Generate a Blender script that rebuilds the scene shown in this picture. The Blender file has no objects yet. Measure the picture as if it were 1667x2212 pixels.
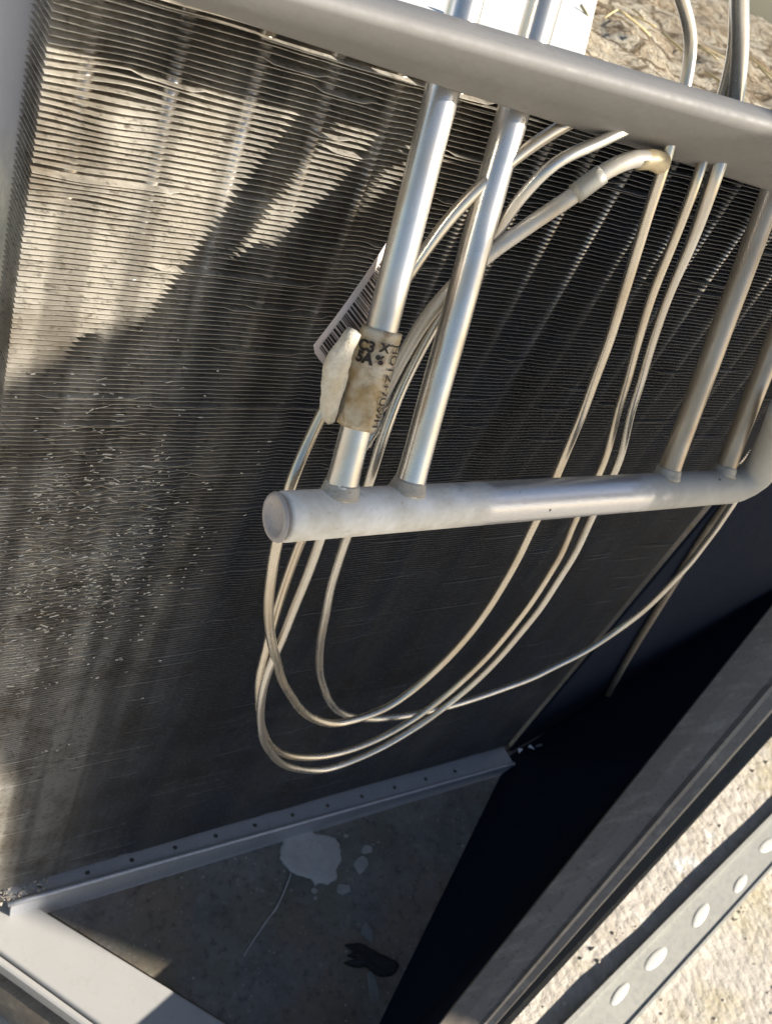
import bpy, math, random
from mathutils import Vector, Matrix, noise
random.seed(7)
sc = bpy.context.scene
col = sc.collection

# ------------------------------------------------------------------ camera
# Vanishing points of the coil (along it / down it) give focal length and pose.
F, CX, CY = 1833.0, 833.5, 1106.0
dU = Vector((3400 - CX, 900 - CY, F)).normalized()
dV = Vector((-300 - CX, 3300 - CY, F))
dV = (dV - dU * dV.dot(dU)).normalized()
dW = dU.cross(dV)
RX = Matrix((dU, dW, -dV))            # camera (x right, y down, z forward) -> world
CAM = Vector((0.0, -0.28, 0.72))

cam_data = bpy.data.cameras.new("camera")
cam = bpy.data.objects.new("camera", cam_data)
col.objects.link(cam)
r, d, f = RX @ Vector((1, 0, 0)), RX @ Vector((0, 1, 0)), RX @ Vector((0, 0, 1))
m = Matrix((r, -d, -f)).transposed().to_4x4()
m.translation = CAM
cam.matrix_world = m
cam_data.sensor_fit = 'HORIZONTAL'
cam_data.sensor_width = 36
cam_data.lens = 36 * F / 1667
cam_data.clip_start = 0.01
cam_data.clip_end = 100
cam_data.dof.use_dof = True
cam_data.dof.focus_distance = 0.36
cam_data.dof.aperture_fstop = 28
sc.camera = cam

# ------------------------------------------------------------------ light
SUN = Vector((-1.1, 1.0, -0.80)).normalized()      # direction the light travels
elev = math.asin(-SUN.z)
world = bpy.data.worlds.new("World")
sc.world = world
world.use_nodes = True
wn = world.node_tree
bg = wn.nodes["Background"]
sky = wn.nodes.new("ShaderNodeTexSky")
sky.sky_type = 'NISHITA'
sky.sun_disc = False
sky.sun_elevation = elev
sky.sun_rotation = math.atan2(-SUN.x, -SUN.y)
wn.links.new(sky.outputs[0], bg.inputs[0])
bg.inputs[1].default_value = 0.06
sl = bpy.data.lights.new("sun", 'SUN')
sl.energy = 5.0
sl.angle = math.radians(0.5)
sl.color = (1.0, 0.93, 0.82)
so = bpy.data.objects.new("sun", sl)
col.objects.link(so)
so.rotation_euler = SUN.to_track_quat('-Z', 'Y').to_euler()
so.location = (1.5, -1.5, 2)
vs = sc.view_settings
vs.view_transform = 'Standard'
vs.look = 'None'
vs.exposure = 1.08
vs.gamma = 1
vs.use_curve_mapping = False

# ------------------------------------------------------------------ helpers
def ray(x, y): return RX @ Vector(((x - CX) / F, (y - CY) / F, 1.0))
def at_y(x, y, Y):
    q = ray(x, y); return CAM + q * ((Y - CAM.y) / q.y)
def at_z(x, y, Z):
    q = ray(x, y); return CAM + q * ((Z - CAM.z) / q.z)
def at_pl(x, y, p, n):
    q = ray(x, y); return CAM + q * ((p - CAM).dot(n) / q.dot(n))

def obj(name, verts, faces, mat, parent=None, smooth=False, loc=None):
    me = bpy.data.meshes.new(name)
    loc = Vector(loc) if loc is not None else Vector((0, 0, 0))
    me.from_pydata([tuple(Vector(v) - loc) for v in verts], [], faces)
    me.update()
    if smooth:
        for p in me.polygons: p.use_smooth = True
    me.materials.append(mat)
    o = bpy.data.objects.new(name, me)
    col.objects.link(o)
    o.location = loc
    if parent is not None:
        o.parent = parent
        w = Vector((0, 0, 0)); q = parent
        while q is not None: w += q.location; q = q.parent
        o.location = loc - w
    return o
def tag(o, label, cat, group=None):
    o["label"] = label; o["category"] = cat
    if group: o["group"] = group
    return o
def struct(o, kind="structure"): o["kind"] = kind; return o
def thing(name, label, cat, loc, group=None):
    o = bpy.data.objects.new(name, None)
    col.objects.link(o); o.location = loc; o.empty_display_size = 0.02
    return tag(o, label, cat, group)

def bevel(o, w, seg=2):
    b = o.modifiers.new("bevel", 'BEVEL'); b.width = w; b.segments = seg; b.limit_method = 'ANGLE'
    b.angle_limit = math.radians(35)
    return o

def hexa(a, b):
    """box from two quads (bottom ring a, top ring b)"""
    v = list(a) + list(b); n = len(a)
    fs = [tuple(range(n))[::-1], tuple(range(n, 2 * n))]
    fs += [(i, (i + 1) % n, n + (i + 1) % n, n + i) for i in range(n)]
    return v, fs

def rect(x0, x1, y0, y1, z): return [Vector((x0, y0, z)), Vector((x1, y0, z)), Vector((x1, y1, z)), Vector((x0, y1, z))]
def spline(pts, step=0.004):
    P = [Vector(p) for p in pts]
    P = [P[0] * 2 - P[1]] + P + [P[-1] * 2 - P[-2]]
    out = []
    for i in range(1, len(P) - 2):
        p0, p1, p2, p3 = P[i - 1:i + 3]
        # centripetal Catmull-Rom
        t0 = 0.0; t1 = t0 + max((p1 - p0).length, 1e-6) ** .5
        t2 = t1 + max((p2 - p1).length, 1e-6) ** .5; t3 = t2 + max((p3 - p2).length, 1e-6) ** .5
        n = max(2, int((p2 - p1).length / step))
        for k in range(n):
            t = t1 + (t2 - t1) * k / n
            a1 = p0 * ((t1 - t) / (t1 - t0)) + p1 * ((t - t0) / (t1 - t0))
            a2 = p1 * ((t2 - t) / (t2 - t1)) + p2 * ((t - t1) / (t2 - t1))
            a3 = p2 * ((t3 - t) / (t3 - t2)) + p3 * ((t - t2) / (t3 - t2))
            b1 = a1 * ((t2 - t) / (t2 - t0)) + a2 * ((t - t0) / (t2 - t0))
            b2 = a2 * ((t3 - t) / (t3 - t1)) + a3 * ((t - t1) / (t3 - t1))
            out.append(b1 * ((t2 - t) / (t2 - t1)) + b2 * ((t - t1) / (t2 - t1)))
    out.append(P[-2])
    return out
def sweep(path, rad, seg=14, cap=True, shape=None):
    """tube along path; rad a number, or function of 0..1; shape(theta, s) multiplies the radius"""
    n = len(path); V = []; Fc = []
    T = [(path[min(i + 1, n - 1)] - path[max(i - 1, 0)]).normalized() for i in range(n)]
    up = Vector((0, -1, 0)) if abs(T[0].y) < .9 else Vector((1, 0, 0))
    N = (up - T[0] * up.dot(T[0])).normalized()
    for i in range(n):
        N = (N - T[i] * N.dot(T[i])).normalized(); B = T[i].cross(N)
        s = i / (n - 1)
        R = rad(s) if callable(rad) else rad
        for k in range(seg):
            a = 2 * math.pi * k / seg
            q = R * (shape(a, s) if shape else 1)
            V.append(path[i] + N * (math.cos(a) * q) + B * (math.sin(a) * q))
    for i in range(n - 1):
        for k in range(seg):
            Fc.append((i * seg + k, i * seg + (k + 1) % seg, (i + 1) * seg + (k + 1) % seg, (i + 1) * seg + k))
    if cap:
        Fc.append(tuple(range(seg))[::-1]); Fc.append(tuple(range((n - 1) * seg, n * seg)))
    return V, Fc

def perforated(L, width, thick, holes, hx, hy, nseg=12):
    """flat strip in local (u along 0..L, v across 0..width, w up), with real holes.
    holes: list of (u, v); hx,hy half sizes. returns verts in local coords + faces"""
    V, Fc = [], []
    hs = sorted(holes)
    cuts = [0.0] + [(hs[i][0] + hs[i + 1][0]) / 2 for i in range(len(hs) - 1)] + [L]
    for (hu, hv), c0, c1 in zip(hs, cuts[:-1], cuts[1:]):
        inner, outer = [], []
        angs = [2 * math.pi * k / nseg for k in range(nseg)]
        for cu, cv in ((c0, 0), (c1, 0), (c1, width), (c0, width)):
            angs.append(math.atan2(cv - hv, cu - hu) % (2 * math.pi))
        angs = sorted(set(round(a, 6) for a in angs))
        for a in angs:
            ca, sa = math.cos(a), math.sin(a)
            e = 2.0 if abs(hx - hy) < 1e-6 else 3.0
            rr = 1.0 / ((abs(ca) / hx) ** e + (abs(sa) / hy) ** e) ** (1 / e)
            inner.append((hu + ca * rr, hv + sa * rr))
            ts = []
            if ca > 1e-9: ts.append((c1 - hu) / ca)
            if ca < -1e-9: ts.append((c0 - hu) / ca)
            if sa > 1e-9: ts.append((width - hv) / sa)
            if sa < -1e-9: ts.append((0 - hv) / sa)
            t = min(ts)
            outer.append((hu + ca * t, hv + sa * t))
        b = len(V); n = len(angs)
        for w in (0, -thick):
            V += [(u, v, w) for u, v in inner]; V += [(u, v, w) for u, v in outer]
        for k in range(n):
            k2 = (k + 1) % n
            Fc.append((b + k, b + n + k, b + n + k2, b + k2))
            Fc.append((b + 2 * n + k2, b + 3 * n + k2, b + 3 * n + k, b + 2 * n + k))
            Fc.append((b + k2, b + 2 * n + k2, b + 2 * n + k, b + k))
            Fc.append((b + n + k, b + 3 * n + k, b + 3 * n + k2, b + n + k2))
    return V, Fc

# ------------------------------------------------------------------ materials
class Mat:
    def __init__(s, name):
        s.m = bpy.data.materials.new(name); s.m.use_nodes = True
        s.nt = s.m.node_tree; s.b = s.nt.nodes["Principled BSDF"]
        s.co = s.nt.nodes.new("ShaderNodeTexCoord").outputs["Object"]
    def N(s, t, **k):
        n = s.nt.nodes.new(t)
        for a, v in k.items(): setattr(n, a, v)
        return n
    def L(s, a, b): s.nt.links.new(a, b)
    def noise(s, scale, detail=4, rough=.6, stretch=None, dist=0, off=None):
        n = s.N("ShaderNodeTexNoise")
        n.inputs["Scale"].default_value = scale; n.inputs["Detail"].default_value = detail
        n.inputs["Roughness"].default_value = rough; n.inputs["Distortion"].default_value = dist
        mp = s.N("ShaderNodeMapping")
        if stretch: mp.inputs["Scale"].default_value = stretch
        if off: mp.inputs["Location"].default_value = off
        s.L(s.co, mp.inputs[0]); s.L(mp.outputs[0], n.inputs["Vector"])
        return n.outputs[0]
    def vor(s, scale, feature='F1', out="Distance", rnd=1):
        n = s.N("ShaderNodeTexVoronoi", feature=feature)
        n.inputs["Scale"].default_value = scale; n.inputs["Randomness"].default_value = rnd
        s.L(s.co, n.inputs["Vector"]); return n.outputs[out]
    def ramp(s, fac, stops):
        n = s.N("ShaderNodeValToRGB"); e = n.color_ramp.elements
        while len(e) < len(stops): e.new(.5)
        for el, (p, c) in zip(e, stops):
            el.position = p; el.color = (c, c, c, 1) if isinstance(c, (int, float)) else (*c, 1)
        s.L(fac, n.inputs[0]); return n.outputs[0]
    def mix(s, fac, a, b, mode='MIX'):
        n = s.N("ShaderNodeMix", data_type='RGBA', blend_type=mode)
        for i, v in ((0, fac), (6, a), (7, b)):
            if isinstance(v, (int, float)): n.inputs[i].default_value = v if i == 0 else (v, v, v, 1)
            elif isinstance(v, tuple): n.inputs[i].default_value = (*v, 1)
            else: s.L(v, n.inputs[i])
        return n.outputs[2]
    def math(s, op, a, b=0.0):
        n = s.N("ShaderNodeMath", operation=op)
        for i, v in ((0, a), (1, b)):
            if isinstance(v, (int, float)): n.inputs[i].default_value = v
            else: s.L(v, n.inputs[i])
        return n.outputs[0]
    def axis(s, i):
        n = s.N("ShaderNodeSeparateXYZ"); s.L(s.co, n.inputs[0]); return n.outputs[i]
    def bump(s, h, dist, strength=1.0):
        n = s.N("ShaderNodeBump"); n.inputs["Distance"].default_value = dist
        n.inputs["Strength"].default_value = strength
        s.L(h, n.inputs["Height"]); s.L(n.outputs[0], s.b.inputs["Normal"])
    def set(s, color=None, rough=None, metal=None, spec=None):
        for k, v in (("Base Color", color), ("Roughness", rough), ("Metallic", metal), ("Specular IOR Level", spec)):
            if v is None: continue
            if isinstance(v, tuple): s.b.inputs[k].default_value = (*v, 1)
            elif isinstance(v, (int, float)): s.b.inputs[k].default_value = v
            else: s.L(v, s.b.inputs[k])
        return s

def mk_fin():
    a = Mat("dusty_fin_painted_sun")
    streak = a.noise(38, 3, .6, stretch=(1, 1, .07))          # dust streaks running down the coil
    blot = a.noise(24, 5, .65)
    fine = a.noise(420, 3, .6)
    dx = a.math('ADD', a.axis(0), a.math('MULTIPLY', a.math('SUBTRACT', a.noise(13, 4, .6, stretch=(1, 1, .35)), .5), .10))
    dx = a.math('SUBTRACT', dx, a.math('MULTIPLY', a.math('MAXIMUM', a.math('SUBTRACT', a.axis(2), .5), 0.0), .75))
    dust_and_sun = a.ramp(dx, [(.105, 1), (.205, 0)])  # dust tone spread wide to paint sunlight over the coil's left and top
    c = a.mix(a.ramp(streak, [(.35, 0), (.68, 1)]), (.105, .112, .13), (.16, .157, .15))
    c = a.mix(a.ramp(blot, [(.45, 0), (.72, .85)]), c, (.10, .092, .08))
    c = a.mix(a.ramp(fine, [(.52, 0), (.75, .6)]), c, (.30, .30, .29))
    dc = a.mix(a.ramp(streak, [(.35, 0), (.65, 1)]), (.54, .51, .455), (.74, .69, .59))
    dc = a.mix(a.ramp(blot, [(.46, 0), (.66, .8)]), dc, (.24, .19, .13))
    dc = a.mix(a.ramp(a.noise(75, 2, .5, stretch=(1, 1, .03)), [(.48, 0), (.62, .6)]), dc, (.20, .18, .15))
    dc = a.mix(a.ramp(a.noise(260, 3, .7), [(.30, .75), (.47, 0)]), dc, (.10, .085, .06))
    c = a.mix(dust_and_sun, c, dc)
    a.set(c, a.ramp(fine, [(.3, .30), (.8, .5)]), a.mix(dust_and_sun, .5, .3))
    return a.m
def mk_paint(name, c1, c2, rough=.45, metal=0.0, dirt=(.2, .17, .13), dirt_amt=.5, scale=30):
    a = Mat(name)
    n1 = a.noise(scale, 5, .6); n2 = a.noise(scale * 7, 4, .7)
    c = a.mix(n1, c1, c2)
    c = a.mix(a.ramp(n2, [(.55, 0), (.8, dirt_amt)]), c, dirt)
    a.set(c, a.ramp(n2, [(.3, rough - .1), (.75, rough + .2)]), metal)
    a.bump(n2, .0003, .35)
    return a.m
def mk_alu_tube(name, c1, c2, metal=.75, rough=.33, stain=(.33, .24, .15), amt=.55, fleck=.12):
    a = Mat(name)
    n1 = a.noise(70, 3, .55, stretch=(1, 1, .16)); n2 = a.noise(300, 3, .6)
    c = a.mix(n1, c1, c2)
    c = a.mix(a.ramp(n1, [(.45, 0), (.72, amt)]), c, stain)
    c = a.mix(a.ramp(a.noise(160, 2, .5), [(.55, 0), (.75, fleck)]), c, (.36, .29, .2))
    a.set(c, a.ramp(n1, [(.35, rough), (.7, rough + .1)]), metal)
    return a.m
def mk_header():
    a = Mat("header_aluminium_with_flux")
    x = a.axis(0)
    n = a.noise(55, 5, .6, dist=.6); n2 = a.noise(330, 4, .6)
    xl = a.math('ADD', x, a.math('MULTIPLY', a.math('SUBTRACT', n, .5), .09))
    left = a.ramp(xl, [(.232, 1), (.262, 0)])
    right = a.ramp(xl, [(.362, 0), (.382, 1)])
    metal_c = a.mix(n2, (.60, .61, .64), (.70, .70, .71))
    flux = a.mix(a.ramp(a.noise(70, 4), [(.35, 0), (.65, 1)]), (.68, .65, .57), (.90, .89, .85))
    flux = a.mix(a.ramp(n2, [(.6, 0), (.78, .5)]), flux, (.42, .36, .26))
    oxide = a.mix(n, (.34, .33, .30), (.58, .57, .53))
    c = a.mix(left, metal_c, flux); c = a.mix(right, c, oxide)
    w = a.math('MAXIMUM', left, right)
    pits = a.ramp(a.vor(75), [(.055, 1), (.085, 0)])
    pits = a.math('MULTIPLY', pits, a.ramp(a.noise(40, 1), [(.46, 0), (.5, 1)]))
    c = a.mix(pits, c, (.03, .025, .02))
    a.set(c, a.mix(w, .36, .6), a.mix(w, .75, .1))
    a.bump(a.math('ADD', n2, a.math('MULTIPLY', w, 1.2)), .0003, .5)
    return a.m
def mk_ground():
    a = Mat("gritty_concrete")
    big = a.noise(5, 5, .6); mid = a.noise(28, 6, .7, dist=.8); fine = a.noise(160, 5, .75)
    v = a.vor(95)
    c = a.mix(a.ramp(mid, [(.3, 0), (.7, 1)]), (.47, .415, .345), (.68, .63, .555))
    c = a.mix(a.ramp(a.noise(9, 4, .6, off=(3, 1, 0)), [(.52, 0), (.66, .6)]), c, (.40, .33, .15))   # yellow lichen
    c = a.mix(a.ramp(big, [(.5, 0), (.66, .7)]), c, (.50, .47, .42))
    c = a.mix(a.ramp(fine, [(.28, .6), (.46, 0)]), c, (.22, .175, .125))
    c = a.mix(a.ramp(fine, [(.56, 0), (.75, .8)]), c, (.68, .62, .52))
    c = a.mix(a.ramp(a.noise(14, 3, .6, off=(9, 2, 0)), [(.64, 0), (.69, .85)]), c, (.74, .73, .70))  # white spills
    a.set(c, .9, 0.0, .25)
    a.bump(a.math('ADD', a.math('MULTIPLY', fine, 1.1), a.math('MULTIPLY', v, -.9)),   .003, .8)
    return a.m
def mk_pan():
    a = Mat("stained_base_pan")
    n1 = a.noise(22, 6, .65, dist=.5); n2 = a.noise(120, 5, .7); n3 = a.noise(11, 4, .6, off=(5, 2, 0))
    c = a.mix(a.ramp(n1, [(.3, 0), (.7, 1)]), (.11, .106, .10), (.25, .24, .22))
    c = a.mix(a.ramp(n3, [(.48, 0), (.62, .6)]), c, (.23, .155, .10))
    c = a.mix(a.ramp(a.noise(17, 5, .6, off=(1, 7, 0)), [(.52, 0), (.64, .6)]), c, (.17, .165, .12))
    c = a.mix(a.ramp(n2, [(.3, .7), (.48, 0)]), c, (.06, .055, .05))
    c = a.mix(a.ramp(n2, [(.60, 0), (.78, .7)]), c, (.42, .40, .36))
    a.set(c, .75, 0.0, .3); a.bump(n2, .0015, .5)
    return a.m
def mk_post():
    a = Mat("two_tone_post_coat")
    n = a.noise(60, 5, .7, stretch=(1, 1, .3)); z = a.axis(2)
    pale_mask = a.ramp(a.math('ADD', z, a.math('MULTIPLY', n, .07)), [(.60, 1), (.635, 0)])  # paler streaky coat below a ragged height
    g = a.mix(n, (.46, .48, .56), (.56, .57, .62))
    pale_coat = a.mix(a.ramp(a.noise(160, 5, .75, stretch=(1, 1, .35)), [(.35, 0), (.7, 1)]), (.45, .46, .42), (.85, .82, .70))
    a.set(a.mix(pale_mask, g, pale_coat), a.mix(pale_mask, .5, .8), 0.0); a.bump(n, .0006, .4)
    return a.m

M = {}
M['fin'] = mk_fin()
M['coil_tube'] = mk_alu_tube("coil_tube_alloy", (.62, .62, .64), (.50, .46, .40), .8, .3, (.50, .38, .22), .5)
M['beam'] = mk_paint("grey_beam_paint", (.205, .198, .19), (.24, .232, .224), .68, 0, (.16, .14, .12), .4, 26)
M['shade_panel'] = mk_paint('dull_dark_sheet', (.05, .05, .052), (.075, .075, .078), .8, 0, (.1, .09, .07), .3, 12)
M['rail'] = mk_paint("galvanised_rail", (.42, .43, .46), (.56, .57, .60), .4, .5, (.26, .24, .21), .6, 60)
M['frame'] = mk_paint("pale_frame_paint", (.36, .35, .335), (.44, .43, .41), .5, 0, (.28, .25, .21), .35, 16)
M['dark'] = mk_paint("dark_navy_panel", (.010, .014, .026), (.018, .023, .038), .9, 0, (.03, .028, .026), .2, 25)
def mk_rail_dark():
    a = Mat("brown_grey_frame_rail")
    n1 = a.noise(12, 4, .6); n2 = a.noise(60, 5, .7, stretch=(.35, 1.6, 1)); n3 = a.noise(200, 4, .7)
    c = a.mix(n1, (.22, .18, .14), (.31, .265, .215))
    c = a.mix(a.ramp(n2, [(.5, 0), (.68, .55)]), c, (.50, .44, .35))
    c = a.mix(a.ramp(n3, [(.32, .6), (.46, 0)]), c, (.13, .10, .075))
    a.set(c, a.ramp(n2, [(.3, .38), (.7, .6)]), .1); a.bump(n3, .0004, .3)
    return a.m
M['rail_dark'] = mk_rail_dark()
M['shade_strip'] = mk_paint("black_shade_strip", (.008, .009, .008), (.018, .02, .018), .6, 0, (.04, .04, .035), .2, 40)
M['riser'] = mk_alu_tube("riser_aluminium", (.76, .75, .73), (.68, .65, .60), .88, .24, (.58, .48, .35), .55)
M['riser_brown'] = mk_alu_tube("riser_oxidised", (.58, .49, .38), (.48, .41, .32), .6, .34, (.34, .25, .16), .6)
M['cap_a'] = mk_alu_tube("capillary_tan", (.74, .69, .60), (.66, .60, .50), .88, .24, (.52, .40, .26), .45)
M['cap_b'] = mk_alu_tube("capillary_grey", (.72, .70, .66), (.62, .60, .55), .88, .24, (.50, .42, .31), .4)
M['cap_c'] = mk_alu_tube("feeder_pale", (.70, .68, .64), (.58, .54, .46), .45, .4, (.50, .38, .22), .5)
M['brass'] = mk_alu_tube("brass_joint", (.72, .62, .42), (.62, .50, .30), .4, .45, (.42, .30, .15), .6)
M['header'] = mk_header()
M['endcap'] = mk_paint("endcap_oxide", (.38, .35, .34), (.52, .48, .47), .6, .2, (.26, .22, .18), .5, 120)
M['braze'] = mk_paint("braze_fillet", (.34, .30, .24), (.62, .59, .53), .6, .2, (.20, .14, .08), .8, 110)
M['ground'] = mk_ground()

def mk_ledge():
    a = Mat("brown_rubble")
    n1 = a.noise(22, 5, .7, dist=1.2); n2 = a.noise(90, 5, .75)
    c = a.mix(a.ramp(n1, [(.36, 0), (.62, 1)]), (.20, .135, .07), (.50, .43, .32))
    c = a.mix(a.ramp(a.vor(16, 'F1', 'Color'), [(.3, 0), (.8, .7)]), c, (.62, .56, .44))
    c = a.mix(a.ramp(a.vor(16, 'DISTANCE_TO_EDGE'), [(.02, .8), (.07, 0)]), c, (.10, .065, .03))
    c = a.mix(a.ramp(n2, [(.33, .8), (.5, 0)]), c, (.13, .08, .035))
    a.set(c, .9, 0, .2); a.bump(a.math('ADD', n2, n1), .008, .9)
    return a.m
M['ledge'] = mk_ledge()
M['pan'] = mk_pan()
M['post'] = mk_post()
M['galv'] = mk_paint("zinc_strip", (.38, .37, .325), (.47, .46, .41), .45, .35, (.27, .26, .21), .5, 22)
M['white'] = mk_paint("white_cover_paint", (.80, .79, .76), (.84, .83, .80), .5, 0, (.55, .5, .42), .25, 25)
M['stone'] = mk_paint('loose_stone', (.46, .40, .32), (.66, .60, .52), .9, 0, (.26, .21, .16), .5, 60)
M['glint_chip'] = mk_paint('pale_glint_aluminium', (.40, .39, .36), (.62, .61, .57), .5, .3, (.4, .36, .28), .5, 120)
M['dimple'] = mk_paint('bright_zinc', (.56, .55, .50), (.70, .69, .64), .6, .0, (.4, .38, .32), .5, 90)
M['splat'] = mk_paint("dried_white_splash", (.36, .345, .32), (.64, .62, .59), .9, 0, (.22, .20, .17), .8, 80)
M['fluff'] = mk_paint('grey_fluff', (.16, .155, .14), (.30, .29, .27), .95, 0, (.1, .09, .08), .7, 120)
M['drop'] = mk_paint('dried_drop', (.26, .25, .22), (.50, .48, .45), .9, 0, (.16, .15, .12), .7, 110)
M['debris'] = mk_paint("black_debris", (.010, .009, .010), (.03, .026, .026), .7, 0, (.06, .05, .05), .4, 60)
M['straw'] = mk_paint("dry_straw", (.55, .42, .20), (.66, .55, .32), .8, 0, (.30, .2, .09), .4, 80)
M['paper'] = mk_paint("stained_paper", (.66, .58, .56), (.74, .66, .62), .8, 0, (.5, .38, .28), .45, 70)
M['ink'] = mk_paint("printed_ink", (.015, .012, .013), (.03, .025, .026), .7, 0, (.1, .08, .07), .3, 200)
def mk_foam():
    a = Mat("cream_foam")
    n = a.noise(90, 5, .65); n2 = a.noise(350, 4, .7); z = a.axis(2)
    c = a.mix(a.ramp(n, [(.35, 0), (.65, 1)]), (.60, .52, .38), (.80, .77, .68))
    st = a.ramp(a.math('ADD', z, a.math('MULTIPLY', a.math('SUBTRACT', n, .5), .05)), [(.520, 1), (.535, 0)])
    c = a.mix(st, c, (.48, .28, .09))
    c = a.mix(a.ramp(n2, [(.58, 0), (.75, .6)]), c, (.40, .27, .13))
    a.set(c, .8, 0); a.bump(a.math('ADD', n, n2), .0015, .6)
    return a.m
M['foam'] = mk_foam()
def mk_sleeve():
    a = Mat("stained_label_film")
    n = a.noise(75, 5, .65, dist=.5); n2 = a.noise(220, 4, .7)
    c = a.mix(a.ramp(n, [(.38, 0), (.62, 1)]), (.62, .55, .43), (.42, .30, .14))
    c = a.mix(a.ramp(n2, [(.5, 0), (.7, .8)]), c, (.24, .14, .05))
    c = a.mix(a.ramp(a.noise(50, 3, .5, off=(4, 4, 4)), [(.56, 0), (.66, .8)]), c, (.64, .62, .55))
    a.set(c, .35, 0); a.bump(n2, .0008, .5)
    return a.m
M['sleeve'] = mk_sleeve()

# ------------------------------------------------------------------ the setting
FLOOR, GROUND = 0.016, -0.05
v, fc = [], []
n = 60
def gco(i): t = 2 * i / n - 1; return .4 + math.copysign(abs(t) ** 3, t) * 12
for j in range(n + 1):
    for i in range(n + 1):
        x, y = gco(i), gco(j) - .4
        h = .004 * noise.noise(Vector((x * 9, y * 9, 1))) if abs(x) < 3 and abs(y) < 3 else 0
        v.append((x, y, GROUND - .004 + h))
for j in range(n):
    for i in range(n):
        k = j * (n + 1) + i; fc.append((k, k + 1, k + n + 2, k + n + 1))
struct(obj("ground", v, fc, M['ground'], smooth=True))

pan_out = [(.09, .06), (.09, .02), (.145, -.012), (.318, -.222), (.36, -.205), (.645, -.012), (.66, .06)]
a_ = [Vector((x, y, FLOOR - .004)) for x, y in pan_out]; b_ = [Vector((x, y, FLOOR)) for x, y in pan_out]
struct(obj("base_pan", *hexa(a_, b_), M['pan']))

# ------------------------------------------------------------------ cabinet pieces and added shade panel
# unseen panel added overhead, its outline cut to place sun and shade on the coil
shade_panel = [(.968, -.58), (.968, -.885), (1.17, -1.02), (1.40, -1.18), (1.958, -1.66), (2.2, -1.67), (3.2, -1.45), (3.2, -.58)]
dz = 1.14
o = obj("added_shade_panel", *hexa([Vector((x, y, dz)) for x, y in shade_panel], [Vector((x, y, dz + .02)) for x, y in shade_panel]), M['shade_panel'])
tag(o, "dark unseen panel added overhead, shading the coil", "panel")
# left post
p0 = at_y(110, 0, .026); p1 = at_y(2, 830, .026)
xe = (p0.x + p1.x) / 2
o = obj("cabinet_post", *hexa(rect(xe - .055, xe, .026, .06, GROUND), rect(xe - .055, xe, .026, .06, .80)), M['post'])
bevel(o, .0015)
tag(o, "blue grey painted cabinet post beside the left end of the fin coil", "post")

# lower-left base frame beam
t = thing("base_frame_beam", "pale grey sunlit base frame beam at the foot of the coil", "beam", at_z(100, 2000, GROUND))
Zb = .028
ia, ib = at_z(62, 1948, Zb), at_z(492, 2213, Zb)
oa, ob_ = at_z(0, 2057, Zb), at_z(215, 2213, Zb)
dirI = (ib - ia).normalized(); dirO = (ob_ - oa).normalized()
i0, i1 = ia - dirI * .05, ia + dirI * .36
o0, o1 = oa - dirO * .09, oa + dirO * .36
back = Vector((xe - .02, .02, Zb))
ring = [i0, i1, o1, o0]
def dn(p, z): return Vector((p.x, p.y, z))
o = obj("beam_body", *hexa([dn(p, FLOOR - .03) for p in ring], ring), M['frame'], t); bevel(o, .002, 3)
# outer lip, a step lower
wv = Vector((dirO.y, -dirO.x, 0)); wv = wv if wv.dot(ia - oa) < 0 else -wv
lp = [o0 + wv * .0005, o1 + wv * .0005, o1 + wv * .006, o0 + wv * .006]
o = obj("lower_lip", *hexa([dn(p, Zb - .016) for p in lp], [dn(p, Zb - .003) for p in lp]), M['frame'], t); bevel(o, .002)
lp = [o0 + wv * .001, o1 + wv * .001, o1 + wv * .008, o0 + wv * .008]
o = obj("dark_gap_strip", *hexa([dn(p, GROUND) for p in lp], [dn(p, Zb - .030) for p in lp]), M['rail_dark'], t)  # brown strip filling the dark gap below the lip

# right side: dark inner panel with the frame rail on its rim
HR = .12
ri = [at_z(948, 2213, HR), at_z(1667, 1305, HR)]
ro = [at_z(1073, 2213, HR), at_z(1667, 1540, HR)]
rk = [at_z(1103, 2213, HR - .01), at_z(1667, 1592, HR - .01)]
def ext(pr, s0, s1):
    dd = pr[1] - pr[0]; return [pr[0] - dd * s0, pr[0] + dd * s1]
t = thing("side_frame_rail", "dark brown grey frame rail running diagonally at the right, black strip of painted shade along it", "rail", dn(ri[0], GROUND))
I, O = ext(ri, .2, 1.15), ext(ro, .2, 1.3)
K = ext(rk, .2, 1.3)
nseg = 24; V, Fc = [], []
prof = [(0, -.03), (0, -.002), (.02, 0), (.35, .0008), (.68, .0006), (.76, .0022), (.82, .0006), (.97, 0), (1, -.002), (1, -.03)]
for k in range(nseg + 1):
    s = k / nseg; a = I[0].lerp(I[1], s); b = O[0].lerp(O[1], s)
    for u, w in prof: V.append(a.lerp(b, u) + Vector((0, 0, w)))
q = len(prof)
for k in range(nseg):
    for j in range(q - 1): Fc.append((k * q + j, k * q + j + 1, (k + 1) * q + j + 1, (k + 1) * q + j))
    Fc.append((k * q + q - 1, k * q, (k + 1) * q, (k + 1) * q + q - 1))
obj("rail_body", V, Fc, M['rail_dark'], t)
g0, g1 = [O[0] + Vector((0, 0, -.006)), O[1] + Vector((0, 0, -.006))], K
ringt = [dn(g0[0], HR - .006), dn(g0[1], HR - .006), g1[1], g1[0]]
out = (K[0] - O[0]).normalized() * .002
ringt = [p + (out if i in (0, 1) else Vector((0, 0, 0))) for i, p in enumerate(ringt)]
obj("dark_gap_strip", *hexa([p + Vector((0, 0, -.03)) for p in ringt], ringt), M['shade_strip'], t)  # black strip painting in the shadow beside the rail

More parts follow.
